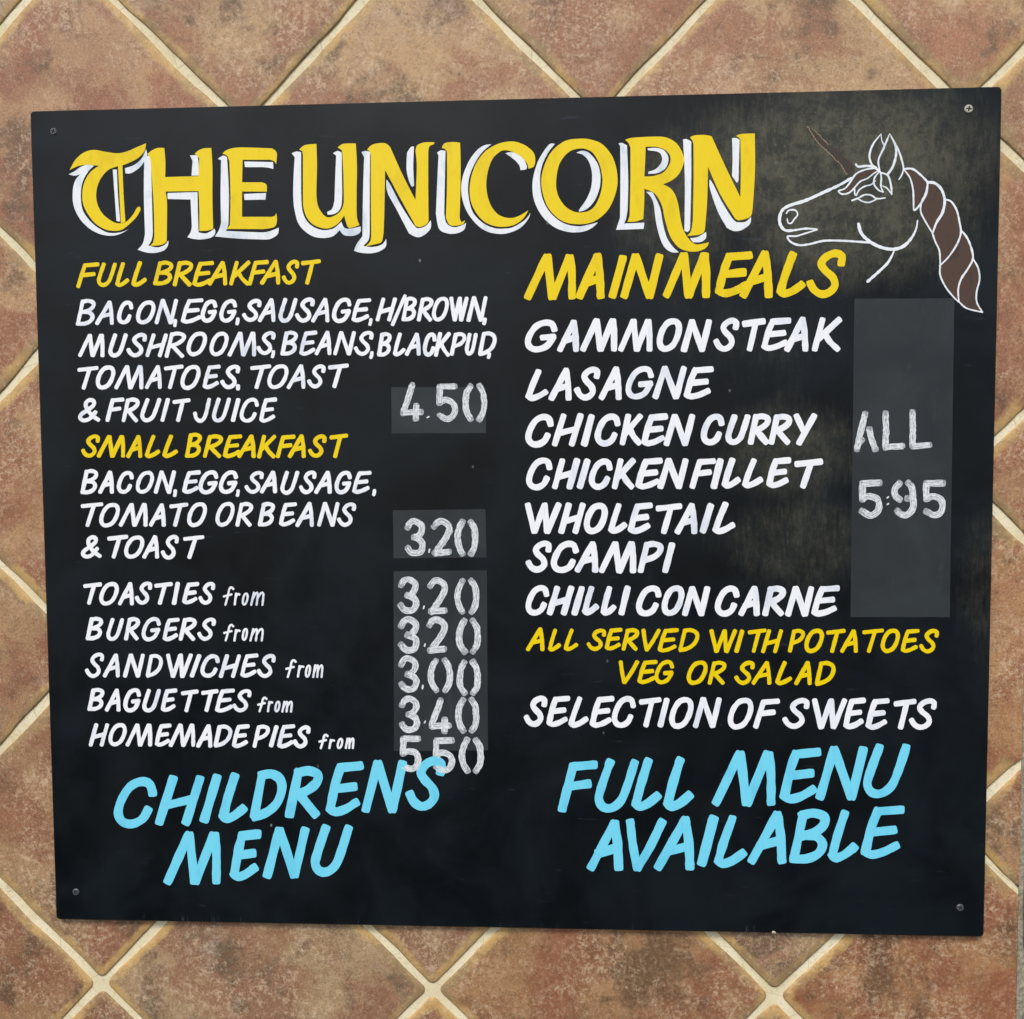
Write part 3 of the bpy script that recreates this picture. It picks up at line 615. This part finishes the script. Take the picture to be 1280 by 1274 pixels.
WL = [
 (T1, '25,290! 60,272 90,250 130,238 160,245! 130,275 100,330 90,400 100,480 140,540 190,580 240,602 300,600 345,583! 300,608 250,618 190,608 130,575 80,520 50,450 48,370 62,320 88,290! 55,298'),
 (T1, '260,265! 282,265! 288,400 300,542! 280,540! 270,400'), (T1, '325,258! 375,240 415,205 438,155! 445,185! 420,235 390,265 355,285 328,285!'),
 (T1, '430,200! 450,190 462,200! 466,300 474,600! 468,640 450,670! 500,680 540,665 556,643! 556,665 535,695 480,710 430,705 393,692! 420,660 432,610! 426,400 428,215!'),
 (T1, '672,190! 695,188 712,190! 718,230 718,297! 680,297! 686,220!'), (T1, '552,390! 712,385! 714,480 718,600! 760,605 803,580! 808,600 790,625 740,637 690,635 658,625! 675,600 682,570! 675,425! 553,422!'),
 (T1, '820,208! 850,190 870,200! 880,400 877,555! 865,592! 1000,598 1080,598 1145,575! 1140,610 1100,635 1060,638! 930,633 805,622! 825,590 838,550! 835,400 838,215!'),
 (T1, '962,222! 1115,225! 1117,262! 1090,255 1060,252! 965,252!'), (T1, '960,395! 1078,390! 1075,425! 962,427!'),
 (T2, '20,178! 45,168 70,172! 70,300 72,440 85,510 120,560 180,587 240,580 285,543! 300,575 330,580 388,568! 385,600 350,618 300,615 275,588! 240,620 185,630 120,615 60,560 35,480 28,400 30,300 36,200!'),
 (T2, '240,178! 265,165 287,175! 288,300 288,430 275,480 245,502 212,506! 208,492 235,475 248,430! 252,300 257,190!'),
 (T2, '392,172! 415,165 438,172! 436,350 436,600! 430,640 402,672! 450,678 500,665 524,635! 522,675 490,700 440,712 385,708 352,698! 365,665 397,620! 400,400 406,200!'),
 (T2, '525,318! 545,345 600,450 672,562 700,577 735,565 762,535! 760,580 720,618 685,625 645,605! 580,480 530,385'),
 (T2, '635,175! 655,145 672,142! 668,250 673,350! 662,357 645,325 632,260'),
 (T2, '795,175! 815,162 840,165! 836,350 833,500! 845,550 880,572 920,565 950,550! 940,585 900,605 850,605 805,580 789,500! 795,350 803,190!'),
 (T2, '1085,130! 1050,135 1010,160 965,220 930,310 925,390 945,470 990,540 1050,590 1120,608 1180,602 1240,575 1280,530 1293,496! 1262,535 1200,572 1150,580 1100,577 1040,550 985,490 962,400 966,310 1000,225 1040,168'),
 (T2, '1160,178! 1185,172 1215,178 1250,200 1270,235 1272,262 1240,268! 1235,245 1210,215'),
 (T3, '215,120! 190,120 160,155 125,220 103,310 110,400 150,480 210,535 280,560 350,560 400,540 430,512! 390,522 330,532 255,515 190,462 152,390 140,300 150,230 180,165'),
 (T3, '322,165! 345,155 380,162 420,205 440,260 440,330 415,400 375,445 335,460! 335,450 370,400 395,340 400,270 385,210 355,175'),
 (T3, '532,118! 550,115 575,128! 581,300 578,450! 570,495 560,518! 662,514! 658,545! 520,550! 530,520 540,490! 542,300 541,130!'),
 (T3, '670,360! 700,362 715,385 740,440 755,520 775,590 805,635 835,662! 800,662 765,640 740,590 720,510 708,420 690,380'),
 (T3, '678,142! 720,140 760,152 782,190 770,238 730,265 680,270! 682,260 720,245 748,210 748,180 730,160 680,152!'),
 (T3, '855,98! 870,95 896,108! 896,300 890,545! 880,560 862,555! 864,300'), (T3, '890,592! 930,585 970,560! 970,590 945,610 905,612!'),
 (T3, '988,298! 1005,320 1050,410 1108,500 1140,512 1170,508 1195,485! 1190,520 1150,550 1110,556 1075,540! 1030,460 990,345'),
 (T3, '1100,92! 1120,90 1138,100! 1135,200 1132,305! 1125,315 1100,280! 1103,200'),
]
ow = fill('painted_title_shadow', [outline(t, r) for r, t in WL], [], .00013, WHITE2); ow['label'] = 'white drop shadow behind the yellow title THE UNICORN'
ps, hs = [], []
for ch, reg, ps_, hs_ in YL:
    ps += [outline(t, reg) for t in ps_]; hs += [outline(t, reg) for t in hs_]
oy = fill('painted_title', ps, hs, .00022, YELLOW); oy['label'] = 'big yellow blackletter-style title THE UNICORN'

# ------------------------------------------------------------------ unicorn head drawing
U1, V1 = (960, 150, A3), (960, 150, 8.0)
def pts(txt, region):
    x0, y0, s = region
    return [(x0 + float(a) / s, y0 + float(b) / s) for a, b in (t.split(',') for t in txt.split())]
HL = [('445,310 380,348 300,385 200,430 120,455 78,480 62,520 66,560 90,588 130,590 200,580 262,584', 4.2, .8, .5), ('262,586 200,605 150,620 105,622 120,650 165,668 220,663 300,645 400,645 480,650 540,654', 2.8, .6, 1),
 ('98,498 112,482 145,482 158,505 140,530 125,550 108,550 102,528', 2.2, 1, .7), ('483,555 495,600 530,640 590,675 660,690 720,675 765,630 790,580 797,535', 4.3, 1, .35),
 ('672,700 640,760 590,810 530,863', 3.6, .5, 1), ('448,430 480,418 515,400 550,402 580,420 625,416', 2.3, 1, .7), ('480,420 505,435 540,440 580,422', 2.0, 1, .8),
 ('603,75 560,130 541,190 552,235 578,258', 2.6, .4, 1), ('603,78 607,110 620,145 602,180 588,220 595,270', 2.2, .4, 1), ('648,75 625,130 605,175', 2.4, .4, 1), ('650,75 680,130 697,165 712,210 722,255 715,290 698,318', 2.4, .4, .6),
 ('655,88 680,140 682,190 665,250 638,290', 3.0, .4, 1), ('468,237 482,250 520,246 560,250 592,272', 3.2, .8, 1), ('570,258 520,265 470,288 440,330 410,366 376,380 395,396 430,390 458,366 490,330 530,312 565,285 590,270', 2.2, 1, .8),
 ('462,372 462,392 470,402 485,375 515,355 550,345 572,325', 2.0, 1, .8), ('595,275 568,310 566,345 590,375 614,385', 2.4, .7, .8), ('598,275 604,310 602,355 614,384', 2.2, .8, .6), ('600,282 638,296 655,345 660,398', 2.6, .8, .6), ('660,398 635,365 610,352', 1.8, .8, .8),
 ('722,262 770,262 812,292 852,332', 2.8, .7, .8), ('725,265 757,310 773,370 776,430 780,482 815,445 845,395 853,340', 2.2, .8, .8), ('850,333 890,338 925,372 942,430 930,495 900,545 878,602', 3.7, 1, .6), ('850,345 838,395 818,440 814,488 838,540 876,602', 2.2, .8, .8),
 ('942,425 975,435 1005,480 1020,540 1028,600 1010,658 965,728 915,778', 2.4, 1, .8), ('876,602 892,650 914,700 918,775', 2.2, 1, .8), ('1030,590 1062,630 1085,688 1092,742 1065,795 1030,848 1014,905 1018,972', 2.6, 1, .7), ('918,778 918,828 945,888 985,940 1018,972', 2.2, 1, .8),
 ('1092,740 1120,790 1128,850 1112,920 1114,975 1144,1026', 2.2, 1, .8), ('1018,970 1060,1005 1144,1026', 2.0, 1, .8)]
rg = random.Random(3); polys = []
for t, w, a, b in HL: polys += stroke(pts(t, U1), w * .93, rg, 2.2, .16, taper=(a, b), step=1.3)
oh = fill('painted_unicorn_outline', polys, [], .00026, WHITE2); oh['label'] = 'white brush-line head of a unicorn looking left, with a braided mane'
om = fill('painted_mane', [outline('728,268! 770,268 812,298 850,336 890,340 928,378 944,426 1000,476 1024,560 1030,592 1062,634 1090,700 1092,742 1122,800 1128,850 1111,925 1115,980 1142,1023! 1060,1000 1016,970 950,890 918,828 917,776 912,700 890,645 876,600 838,540 815,488 818,440! 782,478! 776,420 770,360 752,305', U1),
                           outline('1040,482 900,540 830,640 735,712 800,735 858,695 900,620 1020,560 1080,505', V1)], [], .00012, BROWN)
om['label'] = 'brown paint of the mane and forelock'
horn = '395,70! 440,85! 520,160 600,240 680,290 760,370 850,450 868,505! 838,560! 790,548! 720,440 640,370 590,310 500,230 440,140'
on = fill('painted_horn', [outline(horn, V1)], [], .00010, PEEL); on['label'] = 'faded brown spiral horn with flaking edges'
polys = []
def jag(txt, amp):
    S = spline(pts(txt, V1), .9); return [(x + rg.uniform(-amp, amp), y + rg.uniform(-amp, amp)) for x, y in S]
for t in ('397,70 440,140 500,228 560,282 600,320 670,390 720,440 760,500 790,550', '440,85 500,142 560,200 602,246'):
    J = jag(t, .7)
    for a, b in zip(J, J[1:]): polys += stroke([a, b], rg.uniform(.5, 1.1), rg, 2.2, 0)
fo = fill('flaking_paint_edge', polys, [], .00017, RAW, on)

# ------------------------------------------------------------------ chalk panels and prices
def quad_panel(x0, y0, x1, y1, x2, y2, x3, y3, label):
    def e(a, b, m=14): return [(a[0] + (b[0] - a[0]) * k / m + rg.uniform(-.12, .12), a[1] + (b[1] - a[1]) * k / m + rg.uniform(-.12, .12)) for k in range(m)]
    q = [(x0, y0), (x1, y1), (x2, y2), (x3, y3)]
    o = fill('chalk_panel', [e(q[0], q[1]) + e(q[1], q[2]) + e(q[2], q[3]) + e(q[3], q[0])], [], .00006, PANEL)
    o['label'] = label; return o
p1 = quad_panel(489, 484, 607, 484, 607.5, 541.5, 489.5, 542, 'small grey chalk panel with the price 4.50')
p2 = quad_panel(491, 638, 607, 636.5, 608, 697, 492, 698, 'small grey chalk panel with the price 3.20')
p3 = quad_panel(492, 714, 608.5, 713, 610, 938, 492.5, 939, 'tall grey chalk panel with a column of five prices')
p4 = quad_panel(1068, 373.5, 1193, 373, 1187, 771.5, 1063, 771.5, 'large grey chalk panel reading ALL 5.95')
DG = {
 '3': [[(.03, .20), (.20, .05), (.52, 0), (.90, .12), (.93, .30), (.70, .46), (.45, .51)], [(.45, .51), (.85, .60), (1, .76), (.85, .95), (.50, 1), (.22, .95), (.03, .82)]],
 '2': [[(0, .18), (.22, .03), (.52, 0), (.88, .10), (.98, .28), (.66, .60), (.06, 1)], [(.06, .99), (.97, .95)]],
 '5': [[(1, .02), (.08, .03)], [(.06, .03), (.04, .52)], [(.05, .50), (.40, .42), (.85, .50), (1, .70), (.85, .92), (.48, 1), (.02, .88)]],
 '0': [[(.27, 0), (.08, .22), (0, .5), (.07, .78), (.28, 1)], [(.74, 0), (.93, .2), (1, .5), (.95, .80), (.75, 1)]],
 '4': [[(.50, 0), (.28, .4), (.02, .82)], [(.03, .84), (.96, .81)], [(.70, .62), (.70, 1)]],
 '9': [[(.24, .03), (.0, .20), (.02, .40), (.24, .52)], [(.74, .02), (.92, .14), (1, .4), (.98, .78), (.70, .98), (.36, .98), (.12, .86)], [(.68, .48), (.92, .50)]],
 'A': [[(.46, 0), (.22, .55), (.03, 1)], [(.68, .44), (.78, .70), (.98, .98)], [(.14, .84), (.30, .74)]],
 'L': [[(0, 0), (.02, .5), (0, .98)], [(.02, 1), (1, .95)]],
}
def price(label, region, items, w, parent):
    x0, y0, s = region; rg = random.Random(label); base, top = [], []
    for it in items:
        if it[0] == '.':
            _, cx, cy, dx, dy = it; cx, cy = x0 + cx / s, y0 + cy / s
            top += stroke([(cx + dx / s, cy - dy / s), (cx - dx / s, cy + dy / s)], 1.9, rg, 2.2, .3, step=.7); continue
        ch, l, r, t, b = it; l, r, t, b = x0 + l / s, x0 + r / s, y0 + t / s, y0 + b / s
        h = w / 2; l, r, t, b = l + h, r - h, t + h, b - h
        for q in DG[ch]:
            P = [(l + (r - l) * x + rg.uniform(-.3, .3), t + (b - t) * y + rg.uniform(-.3, .3)) for x, y in q]
            base += stroke(P, w * rg.uniform(.92, 1.04), rg, 3, .13, step=1.3)
            S = spline(P, 1.6); n = len(S)
            for k in range(6):
                off = (k - 2.5) / 5 * w * .84 + rg.uniform(-.3, .3); i0 = rg.randint(0, max(0, n // 8)); i1 = n - rg.randint(0, max(0, n // 8))
                ph = rg.uniform(0, 50); L = []
                for i in range(i0, i1):
                    a, c = S[max(i - 1, 0)], S[min(i + 1, n - 1)]; d = math.dist(a, c) or 1
                    oo = off + noise.noise(Vector((ph, i * .25, 0))) * 1.1
                    oo = max(-w * .46, min(w * .46, oo))
                    L.append((S[i][0] - (c[1] - a[1]) / d * oo, S[i][1] + (c[0] - a[0]) / d * oo))
                if len(L) > 2: top += stroke(L, rg.uniform(.8, 1.3), rg, 2.2, .3, step=2.0)
    o = fill('chalk_price', base, [], .00011, CHALK, parent); o['label'] = label
    m2 = fill('streak', top, [], .00024, CHALK2, None)
    # the streaks are the same chalk mark: joined into its mesh
    b0 = len(o.data.vertices)
    V = [tuple(v.co) for v in o.data.vertices] + [tuple(v.co) for v in m2.vertices]
    F = [tuple(p.vertices) for p in o.data.polygons] + [tuple(i + b0 for i in p.vertices) for p in m2.polygons]
    mi = [0] * len(o.data.polygons) + [1] * len(m2.polygons)
    o.data = mesh('chalk_price', V, F, [CHALK, CHALK2], mi)
    return o
D2, D3, D4, D5, D6 = (470, 460, 8.), (480, 620, 8.), (480, 710, 8.), (480, 810, 7.494), (1050, 500, 7.494)
price('chalk price 4.50', D2, [('4', 240, 485, 135, 535), ('.', 520, 492, 8, 4), ('5', 600, 818, 150, 540), ('0', 865, 1112, 150, 540)], 7.4, p1)
price('chalk price 3.20 for the small breakfast', D3, [('3', 200, 418, 222, 605), ('.', 453, 548, 3, 14), ('2', 470, 688, 222, 605), ('0', 705, 945, 230, 607)], 7.8, p2)
price('chalk price 3.20 beside TOASTIES', D4, [('3', 133, 352, 82, 462), ('.', 398, 395, 3, 12), ('2', 430, 645, 98, 470), ('0', 705, 952, 97, 474)], 7.8, p3)
price('chalk price 3.20 beside BURGERS', D4, [('3', 138, 358, 485, 855), ('.', 408, 772, 3, 10), ('2', 420, 640, 487, 858), ('0', 720, 968, 497, 867)], 7.8, p3)
price('chalk price 3.00 beside SANDWICHES', D5, [('3', 128, 332, 70, 418), ('.', 362, 368, 2, 16), ('0', 412, 645, 88, 428), ('0', 678, 906, 105, 452)], 7.8, p3)
price('chalk price 3.40 beside BAGUETTES', D5, [('3', 135, 338, 446, 798), ('.', 383, 695, 4, 8), ('4', 412, 650, 458, 812), ('0', 665, 892, 458, 804)], 7.8, p3)
price('chalk price 5.50 overlapping the blue lettering', D5, [('5', 143, 352, 813, 1164), ('5', 455, 665, 832, 1177), ('0', 702, 935, 832, 1180)], 7.8, p3)
price('chalk word ALL', D6, [('A', 122, 362, 102, 492), ('L', 397, 614, 98, 474), ('L', 650, 868, 86, 464)], 7.6, p4)
price('chalk price 5.95', D6, [('5', 172, 398, 742, 1112), ('.', 447, 914, 6, 5), ('.', 448, 976, 5, 4), ('9', 485, 715, 742, 1112), ('5', 772, 992, 742, 1112)], 8.2, p4)

# ------------------------------------------------------------------ screws
def screw(u, v, mat, rad, turn, label):
    x, zz = bd(u, v); V = []; F = []; mi = []
    n = 24; arm, half = rad * .62, rad * .17
    cross = []
    for q in range(4):
        a = turn + q * math.pi / 2
        for px_, py_ in ((half, half), (arm, half), (arm, -half)):
            cross.append((px_ * math.cos(-a) - py_ * math.sin(-a), px_ * math.sin(-a) + py_ * math.cos(-a)))
    outer = [(rad * .82 * math.cos(6.28318 * k / n), rad * .82 * math.sin(6.28318 * k / n)) for k in range(n)]
    vs = [Vector(p) for p in outer + cross]
    ov, oe, of, a_, b_, oid = delaunay_2d_cdt(vs, [], [list(range(n)), list(range(n, n + 12))], 0, 1e-7, True)
    for p in ov: V.append((p[0], -.0011, p[1]))
    def incross(f):
        x = sum(ov[i][0] for i in f) / len(f); y = sum(ov[i][1] for i in f) / len(f)
        u_, v_ = abs(x * math.cos(turn) - y * math.sin(turn)), abs(x * math.sin(turn) + y * math.cos(turn))
        return (u_ < half and v_ < arm) or (v_ < half and u_ < arm)
    for f in of:
        if not incross(f): F.append(tuple(f)); mi.append(0)
    b = len(V)
    for p in ov: V.append((p[0], -.0003, p[1]))
    for f in of:
        if incross(f): F.append(tuple(i + b for i in f)); mi.append(1)
    ci = [b + i for i in range(n, n + 12)]
    for k in range(12):
        i, j = n + k, n + (k + 1) % 12
        F.append((i, j, j + b, i + b)); mi.append(1)
    b = len(V)
    for k in range(n): V.append((rad * math.cos(6.28318 * k / n), -.0004, rad * math.sin(6.28318 * k / n)))
    for k in range(n): V.append((rad * 1.02 * math.cos(6.28318 * k / n), .0002, rad * 1.02 * math.sin(6.28318 * k / n)))
    for k in range(n):
        j = (k + 1) % n
        F.append((k, j, b + j, b + k)); mi.append(0); F.append((b + k, b + j, b + n + j, b + n + k)); mi.append(0)
    o = link('screw', mesh('screw', V, F, [mat, SLOT], mi), board, (x, BY, zz))
    if label: o['label'] = label
screw(67, 164.5, SCREWB, .0043, .3, 'black painted screw in the top left corner')
screw(1210.8, 136.3, SCREWM, .0050, .15, 'bare pale metal cross-head screw')
screw(95, 1115, SCREWB, .0045, .7, None)
screw(1200, 1134.5, SCREWB, .0045, .5, None)
cx, cz = bd(967, 1165.5)
link('wood_chip', mesh('wood_chip', [(-.0022, 0, -.0012), (.0024, 0, -.0016), (.0026, 0, .0008), (-.0004, 0, .0020), (-.002, 0, .001), (0, -.0005, 0)],
     [(0, 1, 5), (1, 2, 5), (2, 3, 5), (3, 4, 5), (4, 0, 5)], [CHIP]), board, (cx, BY - .0001, cz))
